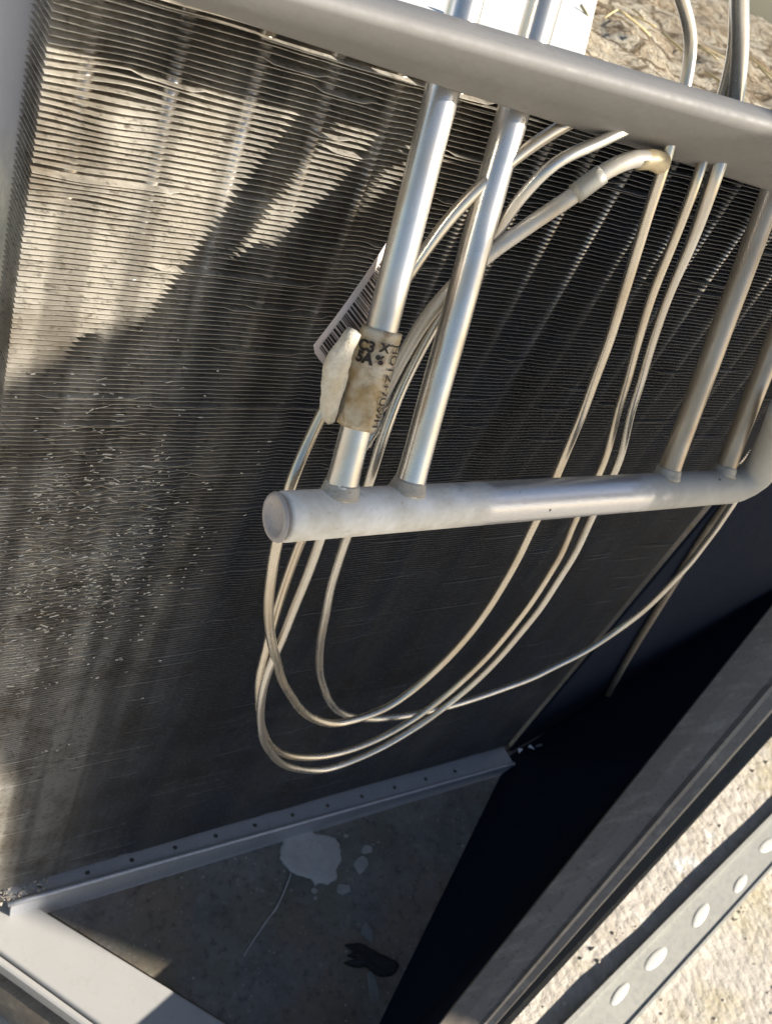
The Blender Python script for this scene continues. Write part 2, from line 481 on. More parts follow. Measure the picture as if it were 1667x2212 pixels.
t2 = thing("side_inner_panel", "black navy inner panel below the diagonal frame rail", "panel", (.5, -.1, FLOOR))
bl = [Vector((.300, -.2275, FLOOR + .001)), Vector((.641, -.008, FLOOR + .001))]
dI = I[1] - I[0]
tp = [I[0] + Vector((0, .0, -.004)), I[0] + dI * ((.70 - I[0].x) / dI.x) + Vector((0, 0, -.004))]
thk = Vector((.003, -.004, 0))
bl.append(Vector((1.35, .095, FLOOR + .001)))
tp.append(I[0] + dI * ((1.25 - I[0].x) / dI.x) + Vector((0, 0, -.004)))
V = bl + tp; V += [p + thk for p in V]
Fc = [(0, 1, 4, 3), (1, 2, 5, 4), (6, 9, 10, 7), (7, 10, 11, 8), (0, 6, 7, 1), (1, 7, 8, 2), (3, 4, 10, 9), (4, 5, 11, 10), (0, 3, 9, 6), (2, 8, 11, 5)]
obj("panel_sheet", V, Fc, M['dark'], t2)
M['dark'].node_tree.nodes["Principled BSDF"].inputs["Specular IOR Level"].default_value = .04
# end partition standing on from the right end of the coil
e0, e1 = Vector((.644, -.004, 0)), Vector((1.5, .12, 0))
t3 = thing("end_partition", "black navy end partition beyond the right end of the coil", "partition", dn(e0, GROUND))
tk = Vector((-.2, .6, 0)).normalized() * .003
ringb = [dn(e0, GROUND), dn(e1, GROUND), dn(e1, .66), dn(e0, .66)]
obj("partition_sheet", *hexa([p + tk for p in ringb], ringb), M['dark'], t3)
nb = Vector((-(e1 - e0).y, (e1 - e0).x, 0)).normalized()
pth = [at_pl(x, y, e0 - nb * .004, nb) for x, y in ((1640, 1000), (1540, 1130), (1440, 1285), (1340, 1450), (1275, 1580))]
V, Fc = sweep(spline(pth, .01), .0035, 8)
obj("folded_seam", V, Fc, M['rail_dark'], t3, True)
# crumpled rust flakes where the rail, the panel and the partition meet
for i in range(9):
    c = at_y(1100 + 22 * i + random.uniform(-6, 6), 1625 - 4 * i + random.uniform(-14, 14), -.022)
    V = [c + Vector((random.uniform(-1, 1), random.uniform(-1, 1), random.uniform(-1, 1))).normalized() * random.uniform(.002, .006) for _ in range(4)]
    o = obj("rust_flake", V, [(0, 1, 2), (0, 2, 3), (0, 3, 1), (1, 3, 2)], M['debris'] if i not in (1, 2, 3) else M['rail'])
    tag(o, "small crumpled metal flake at the far end of the perforated rail", "flake", "flakes at the end of the rail")

# slotted zinc strip lying outside on the ground
ZS = -.046
sa, sb = at_z(1233, 2213, ZS), at_z(1667, 1770, ZS)
sc_, sd = at_z(1328, 2213, ZS), at_z(1667, 1893, ZS)
t = thing("slotted_strip", "zinc coloured slotted metal strip lying on the concrete", "strip", dn(sa, GROUND))
du = (sb - sa).normalized(); dv = Vector((du.y, -du.x, 0))
wid = .5 * ((sc_ - sa).dot(dv) + (sd - sb).dot(dv))
org = sa - du * .14; L = .95
hol = []
for px, py in ((1600, 1912), (1513, 1978), (1416, 2072), (1336, 2145)):
    p = at_z(px, py, ZS) - org; hol.append((p.dot(du), min(max(p.dot(dv), wid * .35), wid * .68)))
stp = abs(hol[0][0] - hol[2][0]) / 2
u_max = max(h[0] for h in hol); u_min = min(h[0] for h in hol)
for k in range(1, 4):
    if u_max + k * stp < L - .03: hol.append((u_max + k * stp, wid * .5))
if u_min - stp > .02: hol.append((u_min - stp, wid * .5))
tow = lambda p: org + du * p[0] + dv * p[1] + Vector((0, 0, p[2]))
def slab(u0, u1, v0, v1, z0, z1):
    rg = [(u0, v0), (u1, v0), (u1, v1), (u0, v1)]
    return hexa([tow((a, b, z0)) for a, b in rg], [tow((a, b, z1)) for a, b in rg])
obj("strip_web", *slab(0, L, 0, wid, -.003, 0), M['galv'], t)
for hu, hv in hol:                                   # pressed oval dimples standing proud of the web
    V, Fc = [], []; kk = 18; sk = random.uniform(-.15, .15); sz = random.uniform(.75, 1.1)
    for rr_, hh in ((1, 0), (.9, .55), (.65, .92), (.3, 1.05)):
        for k in range(kk):
            a = 2 * math.pi * k / kk
            uu = math.cos(a) * .021 * rr_ * sz; vv = math.sin(a) * .0056 * rr_ * sz
            V.append(tow((hu + uu, hv + vv + uu * sk, .0003 + .0008 * hh)))
    for r_ in range(3):
        for k in range(kk): Fc.append((r_ * kk + k, r_ * kk + (k + 1) % kk, (r_ + 1) * kk + (k + 1) % kk, (r_ + 1) * kk + k))
    Fc.append(tuple(range(3 * kk, 4 * kk)))
    obj("pressed_dimple", V, Fc, M['dimple'], t, True)
def bar(u0, u1, v0, v1, z0, z1): 
    rg = [(u0, v0), (u1, v0), (u1, v1), (u0, v1)]
    return hexa([tow((a, b, z0)) for a, b in rg], [tow((a, b, z1)) for a, b in rg])
obj("upturned_edge", *bar(0, L, -.0045, -.0003, -.006, .003), M['galv'], t)
obj("folded_edge", *bar(0, L, wid + .0003, wid + .003, -.006, .002), M['galv'], t)

# ------------------------------------------------------------------ fin coil
XL, XR, ZT = .073, .638, .662
def zbot(x): return .0445 - (x - .154) * .036
coil = thing("fin_coil", "large dusty aluminium fin coil with rows of thin horizontal fins", "coil", (XL, 0, .045))
NF = 284
xs = []
x = XL
while x < XR - 1e-6:
    xs.append(x); x += .0042 if x < .24 else .012
xs.append(XR)
dents = [(.098, .622, .016, .010, .0042), (.090, .590, .012, .005, -.0022), (.150, .598, .012, .007, .0022),
         (.118, .470, .03, .02, .0016), (.185, .56, .02, .01, -.0012), (.30, .22, .04, .006, .0016), (.27, .205, .03, .005, -.0018)]
back_y = .024
# hairline fold lines that run down the coil (fin packs pressed slightly in)
folds = [(.205, .0016), (.262, .0009), (.338, .0012), (.43, .0008)]
for i in range(NF):
    s = i / (NF - 1)
    V, Fc = [], []
    ph = random.uniform(-1, 1)
    sd_ = random.random()
    for x in xs:
        zb = zbot(x); z = zb + (ZT - zb) * s
        dzv = .0007 * noise.noise(Vector((x * 22, i * .045, 3))) + .00038 * noise.noise(Vector((x * 60, i * .6, 9))) * (1.0 if z > .3 else .5)
        for (x0, z0, sx, sz, A) in dents:
            q = (z - z0) / sz
            if abs(q) < 3: dzv += A * q * math.exp(-q * q - ((x - x0) / sx) ** 2)
        dy = .0009 * noise.noise(Vector((x * 16, z * 9, 5)))
        cr = math.exp(-(((x - .125) / .055) ** 2) - ((z - .405) / .075) ** 2)       # crushed patch
        if cr > .05:
            dzv += cr * .0022 * noise.noise(Vector((x * 190, i * 1.7, 2)))
            dy += cr * .0030 * abs(noise.noise(Vector((x * 150, i * 1.3, 6))))
        if noise.noise(Vector((x * 14, i * 3.3, 31))) > .46: dzv -= .0010; dy -= .0004   # single fins knocked over
        for xf, df in folds:
            dy += df * math.exp(-((x - xf) / .0022) ** 2)
        th = .00011
        for yy, w in ((dy, dzv), (.0035, .0001 + dzv * .6), (back_y, -.0002)):
            V.append((x, yy, z + w + th)); V.append((x, yy, z + w - th))
    nx = len(xs)
    for k in range(nx - 1):
        a, b = 6 * k, 6 * (k + 1)
        Fc += [(a, b, b + 1, a + 1)[::-1], (a, a + 2, b + 2, b)[::-1], (a + 2, a + 4, b + 4, b + 2)[::-1], (a + 1, b + 1, b + 3, a + 3)[::-1],
               (a + 3, b + 3, b + 5, a + 5)[::-1], (a + 4, a + 5, b + 5, b + 4)[::-1]]
    for a in (0, 6 * (nx - 1)):
        Fc += [(a, a + 1, a + 3, a + 2), (a + 2, a + 3, a + 5, a + 4)]
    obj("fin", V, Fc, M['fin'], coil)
# pale chips added as painted glints of bent fins in the crushed patch
cv, cf = [], []
rc_ = random.Random(11)
while len(cf) < 1100:
    x = rc_.gauss(.112, .030); z = rc_.gauss(.395, .058)
    if not (.075 < x < .25 and .20 < z < .56): continue
    L_, H_ = rc_.uniform(.0006, .0028) * (1 if rc_.random() < .85 else 2.2), rc_.uniform(.00025, .0007)
    a = rc_.gauss(0, .3); ty = rc_.uniform(-.0008, .0002); tl = rc_.uniform(-.0006, .0003)
    c = Vector((x, -.0002 + ty, z)); e1_ = Vector((math.cos(a), 0, math.sin(a))) * L_ / 2; e2_ = Vector((-math.sin(a) * H_, tl, math.cos(a) * H_))
    b = len(cv); cv += [c - e1_, c + e1_, c + e1_ * .8 + e2_, c - e1_ * .7 + e2_]; cf.append((b, b + 1, b + 2, b + 3))
struct(obj("fin_glint_chips", cv, cf, M['glint_chip'], coil), "stuff")
xt = .0862
while xt < XR - .01:
    pth = [Vector((xt, .0064, zbot(xt) + (ZT + .01 - zbot(xt)) * k / 6)) for k in range(7)]
    V, Fc = sweep(pth, .0034, 12)
    obj("tube", V, Fc, M['coil_tube'], coil, True); xt += .0279

# ------------------------------------------------------------------ perforated rail under the coil
rail = thing("perforated_rail", "grey perforated rail along the foot of the fin coil", "rail", (.13, -.004, FLOOR))
ra = Vector((.117, -.0098, zbot(.117) - .004)); rb = Vector((.632, -.0205, zbot(.632) - .004))
du2 = (rb - ra).normalized(); dv2 = Vector((0, 1, 0)); dv2 = (dv2 - du2 * dv2.dot(du2)).normalized(); dw2 = du2.cross(dv2)
Lr = (rb - ra).length
hol = []
for px, py in ((85, 1914), (189, 1885), (285, 1858), (378, 1831), (466, 1805.5), (550, 1781.5), (631, 1759), (706.5, 1738), (780, 1717.5), (850, 1697), (917, 1679), (980, 1661)):
    p = at_pl(px, py, ra, dw2) - ra
    hol.append((min(max(p.dot(du2), .005), Lr - .005), min(max(p.dot(dv2), .004), .009)))
V, Fc = perforated(Lr, .022, .0012, hol, .0021, .0021, 12)
tow2 = lambda p: ra + du2 * p[0] + dv2 * p[1] + dw2 * p[2]
obj("perforated_flange", [tow2(p) for p in V], Fc, M['rail'], rail)
pth = [tow2((Lr * k / 30, -.0006, .0006 + .0004 * noise.noise(Vector((k * .5, 0, 0))))) for k in range(31)]
obj("rolled_edge", *sweep(pth, .0021, 10), M['rail'], rail, True)
ring_t = [tow2((.002, -.0024, -.001)), tow2((Lr, -.0024, -.001)), tow2((Lr, -.0002, -.001)), tow2((.002, -.0002, -.001))]
obj("front_web", *hexa([dn(p, FLOOR + .0005) + Vector((0, -.003 if i < 2 else 0, 0)) for i, p in enumerate(ring_t)], ring_t), M['rail'], rail)

# ------------------------------------------------------------------ top beam
def P(px, py, y): return at_y(px, py, y)
yl, yr = -.036, -.036
def yb(px): return yl + (yr - yl) * (px - 330) / (1720 - 330)
V, Fc = [], []
secs = [300, 450, 620, 833, 1050, 1250, 1450, 1640, 1760]
def low(px): return 150 + .319 * (px - 833)
def mid_(px): return 48 + .278 * (px - 833)
A = [P(px, low(px), yb(px)) for px in (300, 1760)]
B = [P(px, mid_(px), yb(px) - o_) for px, o_ in ((300, .010), (1760, .037))]
nb_ = 16
for k in range(nb_ + 1):
    s = k / nb_
    a = A[0].lerp(A[1], s); b = B[0].lerp(B[1], s)
    h = (b - a)
    for u, oy, oz in ((0, .006, .0015), (0, .0015, 0), (.06, 0, 0), (.5, -.0002, -.0002), (.88, 0, 0), (.97, .0006, .0006), (1.0, .0024, .0016), (1.0, .005, .0022), (1.0, .020, .0024), (1.0, .0215, .0010), (.9, .0222, 0)):
        V.append(a + h * u + Vector((0, oy, oz)))
q = 11
for k in range(nb_):
    for j in range(q):
        j2 = (j + 1) % q
        Fc.append((k * q + j, (k + 1) * q + j, (k + 1) * q + j2, k * q + j2))
Fc.append(tuple(range(q))); Fc.append(tuple(range(nb_ * q, (nb_ + 1) * q))[::-1])
o = obj("top_beam", V, Fc, M['beam'], smooth=True)
tag(o, "wide grey painted beam crossing the top of the picture", "beam")

# ------------------------------------------------------------------ header pipe with risers
hy = -.082
hA, hB = at_y(600, 1117, hy), at_y(1545, 1053, hy)
hd = (hB - hA).normalized()
rh = .0101
head = thing("header_manifold", "whitish aluminium header pipe with four riser pipes brazed into its top", "manifold", hA)
pth = [hA + hd * t_ for t_ in [.0012, .0018, .0024]] + [hA + (hB - hA) * (k / 40) for k in range(1, 41)]
tail = [hB, at_y(1590, 1048, hy), at_y(1630, 1025, hy - .001), at_y(1668, 968, hy - .002), at_y(1705, 880, hy - .003)]
pth += spline(tail, .006)[1:]
L0 = len(pth)
def hr(s):
    i = s * (L0 - 1)
    return rh * (.90 if i < .5 else .975 if i < 1.5 else 1.0 if i < 2.5 else 1.0)
obj("header_pipe", *sweep(pth, hr, 32, True), M['header'], head, True)
nA = Vector((0, 0, 1)); nA = (nA - hd * nA.dot(hd)).normalized(); nB = hd.cross(nA)
V, Fc = [], []; kk = 28
lat_ = [(.0022, .02), (.0020, .40), (.0012, .60), (-.0002, .72), (-.0006, .80), (-.0004, .92), (.0008, .99)]
for t_, r_ in lat_:
    for k in range(kk):
        a = 2 * math.pi * k / kk; V.append(hA + hd * (t_ - .0014) + (nA * math.cos(a) + nB * math.sin(a)) * rh * r_)
for j in range(len(lat_) - 1):
    for k in range(kk): Fc.append((j * kk + k, (j + 1) * kk + k, (j + 1) * kk + (k + 1) % kk, j * kk + (k + 1) % kk))
Fc.append(tuple(range(kk)))
o = obj("end_cap", V, Fc, M['endcap'], head, True)
# risers: direction down the pipe
pd = Vector((-.0988, -.3705, -.9235)).normalized()
def riser(px, py, rad, length, mat, flare=1.0):
    base = at_y(px, py, hy)
    base = Vector((base.x, hy, (hA + hd * ((base.x - hA.x) / hd.x)).z))
    top = base - pd * length
    pth = [base + pd * -.002] + [base.lerp(top, k / 30) for k in range(1, 31)]
    for k, p in enumerate(pth): p += Vector((.0006 * noise.noise(Vector((k * .2, px, 0))), 0, 0))
    o = obj("riser_pipe", *sweep(pth, lambda s: rad * (1 + .16 * math.exp(-(s / .05) ** 2)), 24), mat, head, True)
    # braze fillet where it meets the header
    b0 = base - pd * (rh * .80); b1 = base - pd * (rh * 1.35)
    obj("braze_joint", *sweep([b0.lerp(b1, k / 5) for k in range(6)], lambda s: rad * (1.36 - .26 * s ** .7), 24, True, lambda a, s: 1 + .09 * noise.noise(Vector((math.cos(a) * 2, math.sin(a) * 2, s * 2 + px)))), M['braze'], o, True)
    return base, top
r1 = riser(722, 1110, .0062, .30, M['riser'])
r2 = riser(868, 1100, .0062, .30, M['riser'])
r3 = riser(1430, 1058, .0058, .26, M['riser_brown'])
r4 = riser(1552, 1050, .0056, .26, M['riser_brown'])

# ------------------------------------------------------------------ capillary tubes
def cap(name, label, pts, rad, mat, cat="tube"):
    path = spline([at_y(x, y, Y) for x, y, Y in pts], .004)
    path = [p + Vector((noise.noise(p * 30), noise.noise(p * 30 + Vector((9, 0, 0))), noise.noise(p * 30 + Vector((0, 9, 0))))) * .0006 for p in path]
    o = obj(name, *sweep(path, rad, 14), mat, smooth=True)
    return tag(o, label, cat)
# outer-left loop: through the foam bulb, down behind the header end, round and up to the right
cap("capillary_tube", "thin tan tube looping from behind the header's closed end, innermost wide loop",
    [(1330, 225, -.035), (1215, 272, -.033), (1100, 352, -.033), (1000, 440, -.034), (915, 545, -.036), (830, 670, -.040), (740, 820, -.046), (672, 945, -.052), (628, 1050, -.060),
     (598, 1170, -.066), (580, 1280, -.066), (588, 1390, -.064), (620, 1490, -.060), (672, 1550, -.056), (740, 1562, -.055), (840, 1525, -.055), (950, 1440, -.055), (1060, 1305, -.055),
     (1157, 1125, -.055), (1205, 1015, -.054), (1280, 830, -.052), (1350, 625, -.050), (1405, 440, -.047), (1440, 330, -.044), (1478, 190, -.036), (1490, 90, -.03), (1468, -10, -.026), (1430, -100, -.02)],
    .0025, M['cap_a'])
cap("capillary_tube", "thin grey tube making the small inner loop then sweeping far right under the header",
    [(1400, 255, -.040), (1300, 303, -.042), (1200, 352, -.042), (1125, 425, -.040), (1060, 520, -.038), (980, 640, -.040), (921, 734, -.042), (867, 840, -.046), (828, 945, -.053), (794, 1048, -.058),
     (748, 1165, -.058), (715, 1275, -.056), (692, 1390, -.052), (697, 1480, -.047), (735, 1540, -.042), (820, 1553, -.040), (920, 1538, -.040), (1040, 1505, -.040), (1180, 1450, -.040), (1310, 1378, -.042),
     (1420, 1290, -.046), (1510, 1190, -.05), (1580, 1090, -.056), (1640, 990, -.06), (1700, 890, -.06)],
    .0024, M['cap_b'])
cap("capillary_tube", "thin tan tube forming the lowest outer loop, its right leg nearest the pipes",
    [(830, 900, -.045), (770, 990, -.05), (722, 1075, -.056), (690, 1170, -.060), (655, 1265, -.061), (615, 1365, -.062), (580, 1450, -.062), (562, 1530, -.061), (575, 1610, -.058), (625, 1657, -.055), (705, 1662, -.053), (810, 1622, -.053),
     (930, 1550, -.053), (1050, 1450, -.053), (1160, 1322, -.053), (1235, 1205, -.053), (1282, 1110, -.053), (1332, 1005, -.052), (1372, 860, -.050), (1420, 700, -.048), (1490, 530, -.046), (1542, 385, -.044), (1580, 260, -.036), (1597, 130, -.032), (1598, 0, -.03), (1595, -90, -.03)],
    lambda s: .0023 if s < .86 else .0023 + .0011 * min(1, (s - .86) / .06), M['cap_b'])
cap("capillary_tube", "thin tan tube in the lower loop just inside the outermost one",
    [(850, 850, -.043), (760, 960, -.046), (690, 1080, -.050), (645, 1180, -.053), (612, 1275, -.055), (578, 1390, -.058), (558, 1490, -.058), (568, 1575, -.055), (605, 1625, -.051), (680, 1637, -.049), (780, 1612, -.049), (890, 1555, -.049),
     (1010, 1460, -.049), (1115, 1345, -.049), (1195, 1225, -.049), (1248, 1112, -.049), (1300, 1005, -.049), (1345, 850, -.047), (1390, 690, -.046), (1452, 525, -.044), (1508, 375, -.042), (1550, 240, -.030), (1580, 120, -.026), (1590, -60, -.02)],
    .0023, M['cap_a'])
feed = thing("feeder_tube", "thick pale feeder tube bent diagonally behind the second riser pipe", "tube", at_y(1240, 420, -.042))
path = spline([at_y(x, y, Y) for x, y, Y in ((1410, 345, -.047), (1370, 343, -.046), (1310, 368, -.045), (1240, 420, -.044), (1140, 488, -.043), (1040, 562, -.042), (937, 665, -.041), (870, 770, -.042), (822, 870, -.044), (790, 960, -.047))], .004)
obj("tube_body", *sweep(path, lambda s: .0034 - .0007 * s, 18), M['cap_c'], feed, True)
pj = spline([at_y(x, y, Y) for x, y, Y in ((1300, 375, -.0452), (1270, 397, -.0447), (1240, 420, -.0443))], .003)
obj("sleeve_joint", *sweep(pj, .0039, 18), M['galv'], feed, True)
pj = spline([at_y(x, y, Y) for x, y, Y in ((1428, 352, -.046), (1405, 344, -.0465), (1378, 346, -.0462))], .003)
obj("brass_joint", *sweep(pj, lambda s: .0042 - .0006 * s, 18), M['brass'], feed, True)

# ------------------------------------------------------------------ label on the first riser
ax0, ax1 = r1
def on_axis(px, py):
    """point of riser-1 axis nearest to the pixel's ray"""
    q = ray(px, py).normalized(); u = (ax1 - ax0).normalized(); w0 = CAM - ax0
    b = q.dot(u); d_ = q.dot(w0); e = u.dot(w0); return ax0 + u * ((e - b * d_) / (1 - b * b))
s0, s1 = on_axis(805, 705), on_axis(760, 918)
wrap = thing("label_wrap", "stained cream label film wrapped round the first riser pipe, black printing on it", "label", s1)
rs = .0080
u_ax = (s1 - s0).normalized()
tocam = (CAM - (s0 + s1) / 2); n_ax = (tocam - u_ax * tocam.dot(u_ax)).normalized(); b_ax = u_ax.cross(n_ax)
right = b_ax if (RX.transposed() @ b_ax).x > 0 else -b_ax
path = [s0.lerp(s1, k / 24) for k in range(25)]
def wshape(a, s):
    return 1 + .06 * math.sin(5 * a + 9 * s) * .5 + .10 * noise.noise(Vector((math.cos(a) * 1.5, math.sin(a) * 1.5, s * 5))) - .06 * (abs(s - .5) * 2) ** 6
film = obj("film_sleeve", *sweep(path, rs, 32, True, wshape), M['sleeve'], wrap, True)
# foam lobe on the left, round the thin tube
lob = [at_y(x, y, Y) for x, y, Y in ((765, 716, -.062), (738, 760, -.062), (722, 820, -.062), (712, 870, -.062), (712, 908, -.062))]
path = spline(lob, .0025)
def lshape(a, s): return 1 + .30 * noise.noise(Vector((math.cos(a) * 1.6, math.sin(a) * 1.6, s * 5 + 3))) + .12 * noise.noise(Vector((math.cos(a) * 4, math.sin(a) * 4, s * 14)))
obj("foam_lobe", *sweep(path, lambda s: .0046 * (max(.02, math.sin(math.pi * min(1, max(0, .06 + .9 * s)))) ** .38), 20, True, lshape), M['foam'], wrap, True)
# printing, bent round the film
def text_on(txt, size, sc0, lat, rot, bold=0.0, name="printed_text"):
    cu = bpy.data.curves.new("t", 'FONT'); cu.body = txt; cu.size = size; cu.offset = bold
    to = bpy.data.objects.new("t", cu); col.objects.link(to)
    bpy.context.view_layer.update()
    me = to.evaluated_get(bpy.context.evaluated_depsgraph_get()).to_mesh()
    vv = [p.co.copy() for p in me.vertices]; ff = [tuple(p.vertices) for p in me.polygons]
    to.to_mesh_clear(); bpy.data.objects.remove(to); bpy.data.curves.remove(cu)
    out = []
    for p in vv:
        if rot: along, across = p.x, p.y      # letters stacked down the pipe
        else: along, across = -p.y, p.x
        an = (lat + across) / rs
        s = sc0 + along / (s1 - s0).length
        base = s0.lerp(s1, s)
        Nn = n_ax * math.cos(an) + right * math.sin(an)
        out.append(base + Nn * (rs * 1.085))
    return obj(name, out, ff, M['ink'], film)
text_on("HOTZ+7US9H", .0052, .10, .0062, True, .00006)
text_on("C3", .0055, .22, -.0072, False, .00024)
text_on("X*", .0045, .19, .0012, False, .0002)
text_on("5A", .0055, .335, -.0068, False, .0003)
text_on("%", .0042, .31, .0005, False, .0003)

# barcode tag behind the riser
tg = thing("barcode_tag", "narrow pinkish paper tag printed with a barcode behind the first riser pipe", "tag", at_y(760, 660, -.040))
Yt0, Yt1 = -.050, -.030
cA, cB, cC, cD = at_y(672, 752, Yt0), at_y(846, 505, Yt1), at_y(892, 560, Yt1), at_y(712, 806, Yt0)
def bil(u, v_):
    p = cA.lerp(cB, u).lerp(cD.lerp(cC, u), v_)
    return p + Vector((0, -.0012 * math.sin(u * math.pi), 0))
nrm = (cB - cA).cross(cD - cA).normalized()
if nrm.dot(CAM - cA) < 0: nrm = -nrm
V, Fc = [], []
nu, nv = 24, 5
for k in range(nu + 1):
    for j in range(nv + 1):
        u, v_ = k / nu, j / nv
        rc = .03 * (abs(v_ - .5) * 2) ** 8 if k == 0 else 0
        V.append(bil(u + rc, v_) + nrm * .0001)
nv1 = nv + 1
m_ = len(V)
V += [p - nrm * .0002 for p in V]
for k in range(nu):
    for j in range(nv):
        a = k * nv1 + j; q4 = (a, a + nv1, a + nv1 + 1, a + 1)
        Fc.append(q4); Fc.append(tuple(i + m_ for i in q4[::-1]))
bd = [k * nv1 for k in range(nu + 1)] + [nu * nv1 + j for j in range(1, nv1)] + [k * nv1 + nv for k in range(nu - 1, -1, -1)] + [j for j in range(nv - 1, 0, -1)]
for a, b in zip(bd, bd[1:] + bd[:1]): Fc.append((a, b, b + m_, a + m_))
strip_ = obj("paper_strip", V, Fc, M['paper'], tg)
V, Fc = [], []
u = .05; rr = random.Random(3)
while u < .97:
    w = rr.choice((.006, .006, .010, .014, .019)); g = rr.choice((.006, .007, .010, .015))
    b = len(V)
    for uu, v_ in ((u, .17), (u + w, .17), (u + w, .88), (u, .88)): V.append(bil(uu, v_) + nrm * .0004)
    Fc.append((b, b + 1, b + 2, b + 3)); u += w + g
obj("barcode", V, Fc, M['ink'], strip_)

# ------------------------------------------------------------------ litter on the base pan
def blob(name, pts, z, h, mat, label, cat, group=None, rough=.25):
    P_ = [at_z(x, y, z) for x, y in pts]
    c = sum(P_, Vector()) / len(P_)
    dense = []
    nP = len(P_)
    for i in range(nP):
        for k in range(4):
            t_ = k / 4; p0_, p1_, p2_, p3_ = P_[i - 1], P_[i], P_[(i + 1) % nP], P_[(i + 2) % nP]
            dense.append(.5 * ((2 * p1_) + (p2_ - p0_) * t_ + (2 * p0_ - 5 * p1_ + 4 * p2_ - p3_) * t_ ** 2 + (3 * p1_ - p0_ - 3 * p2_ + p3_) * t_ ** 3))
    V, Fc = [], []
    n_ = len(dense)
    for ri_, (sc1, hh) in enumerate(((1, 0), (.97, .6), (.85, 1), (.55, 1.0), (.25, 1.05))):
        for i, p in enumerate(dense):
            q = c + (p - c) * (sc1 + ((.05 * noise.noise(p * 330) + .035 * noise.noise(p * 900)) if ri_ < 2 else 0))
            V.append(Vector((q.x, q.y, z + .0004 + h * hh * (1 + rough * noise.noise(q * 220)))))
    for r_ in range(4):
        for i in range(n_):
            Fc.append((r_ * n_ + i, r_ * n_ + (i + 1) % n_, (r_ + 1) * n_ + (i + 1) % n_, (r_ + 1) * n_ + i))
    V.append(Vector((c.x, c.y, z + .0004 + h)))
    for i in range(n_): Fc.append((4 * n_ + i, 4 * n_ + (i + 1) % n_, 5 * n_))
    Fc.append(tuple(range(n_))[::-1])
    return tag(obj(name, V, Fc, mat, smooth=True), label, cat, group)
Z5 = lambda L_: [(540 + .324 * x, 1729 + .324 * y) for x, y in L_]
blob("white_splash", Z5([(200, 330), (228, 255), (300, 215), (400, 205), (445, 232), (530, 238), (590, 280), (606, 350), (610, 405), (574, 460), (578, 520), (520, 566), (490, 560), (450, 560), (432, 580), (424, 560), (400, 530), (350, 515), (290, 490), (230, 440), (203, 385)]),
     FLOOR, .0016, M['splat'], "large dried white splash on the dark base pan beside the rail", "stain")
for cx, cy, rx_, ry_, lab in ((620, 592, 50, 36, "small white drop just below the large white splash"), (738, 432, 44, 58, "pale round drop to the right of the large white splash"),
                              (428, 606, 20, 20, "tiny white drop under the tip of the large white splash"), (434, 655, 13, 14, "tiniest white speck at the end of the drip line"),
                              (636, 240, 16, 14, "tiny white speck near the rail, right of the splash"), (775, 330, 40, 30, "faint pale smear farthest right of the white splash")):
    pts = [(cx + rx_ * math.cos(a) * random.uniform(.8, 1.2), cy + ry_ * math.sin(a) * random.uniform(.8, 1.2)) for a in [k * math.pi / 5 for k in range(10)]]
    blob("white_drop", Z5(pts), FLOOR, .0005, M['drop'], lab, "stain", "white drops on the base pan")
blob("black_scrap", Z5([(630, 972), (690, 960), (745, 962), (830, 1010), (920, 1055), (992, 1092), (955, 1165), (870, 1182), (800, 1140), (770, 1115), (700, 1120), (625, 1085), (700, 1060), (640, 1040), (690, 1015)]),
     FLOOR, .003, M['debris'], "ragged black scrap lying on the base pan near the dark panel", "scrap", rough=.9)
blob("grey_fluff", Z5([(735, 880), (760, 815), (790, 830), (810, 870), (820, 950), (790, 945), (750, 910)]), FLOOR, .0006, M['fluff'], "faint grey tuft above the ragged black scrap", "tuft", rough=.9)
blob("grey_fluff", Z5([(780, 1160), (815, 1150), (850, 1230), (860, 1330), (810, 1350), (790, 1270)]), FLOOR, .0006, M['fluff'], "pale grey tuft below the ragged black scrap", "tuft", rough=.9)
pth = spline([at_z(x, y, FLOOR + .001) for x, y in Z5([(272, 488), (235, 590), (165, 735), (120, 790), (60, 880), (-10, 985), (-40, 1040)])], .004)
o = obj("loose_thread", *sweep(pth, lambda s: .0008 * (1 - .4 * s) * (1.5 if .36 < s < .46 else 1), 8), M['splat'], smooth=True)
tag(o, "thin pale thread trailing from the large white splash", "thread")
# grit on the pan
gv, gf = [], []
for i in range(420):
    x, y = random.uniform(.12, .62), random.uniform(-.21, -.02)
    if y < -.02 - (x - .12) * 1.15 or (x > .33 and y < -.18 + (x - .38) * .62): continue
    s_ = random.uniform(.0004, .0013); b = len(gv)
    gv += [Vector((x, y, FLOOR)) + Vector((random.uniform(-1, 1) * s_ * 1.4, random.uniform(-1, 1) * s_ * 1.4, k * s_)) for k in (0, 0, 0, 1)]
    gf += [(b, b + 1, b + 3), (b + 1, b + 2, b + 3), (b + 2, b, b + 3)]
struct(obj("grit", gv, gf, M['drop']), "stuff")["label"] = "fine grit scattered on the base pan"

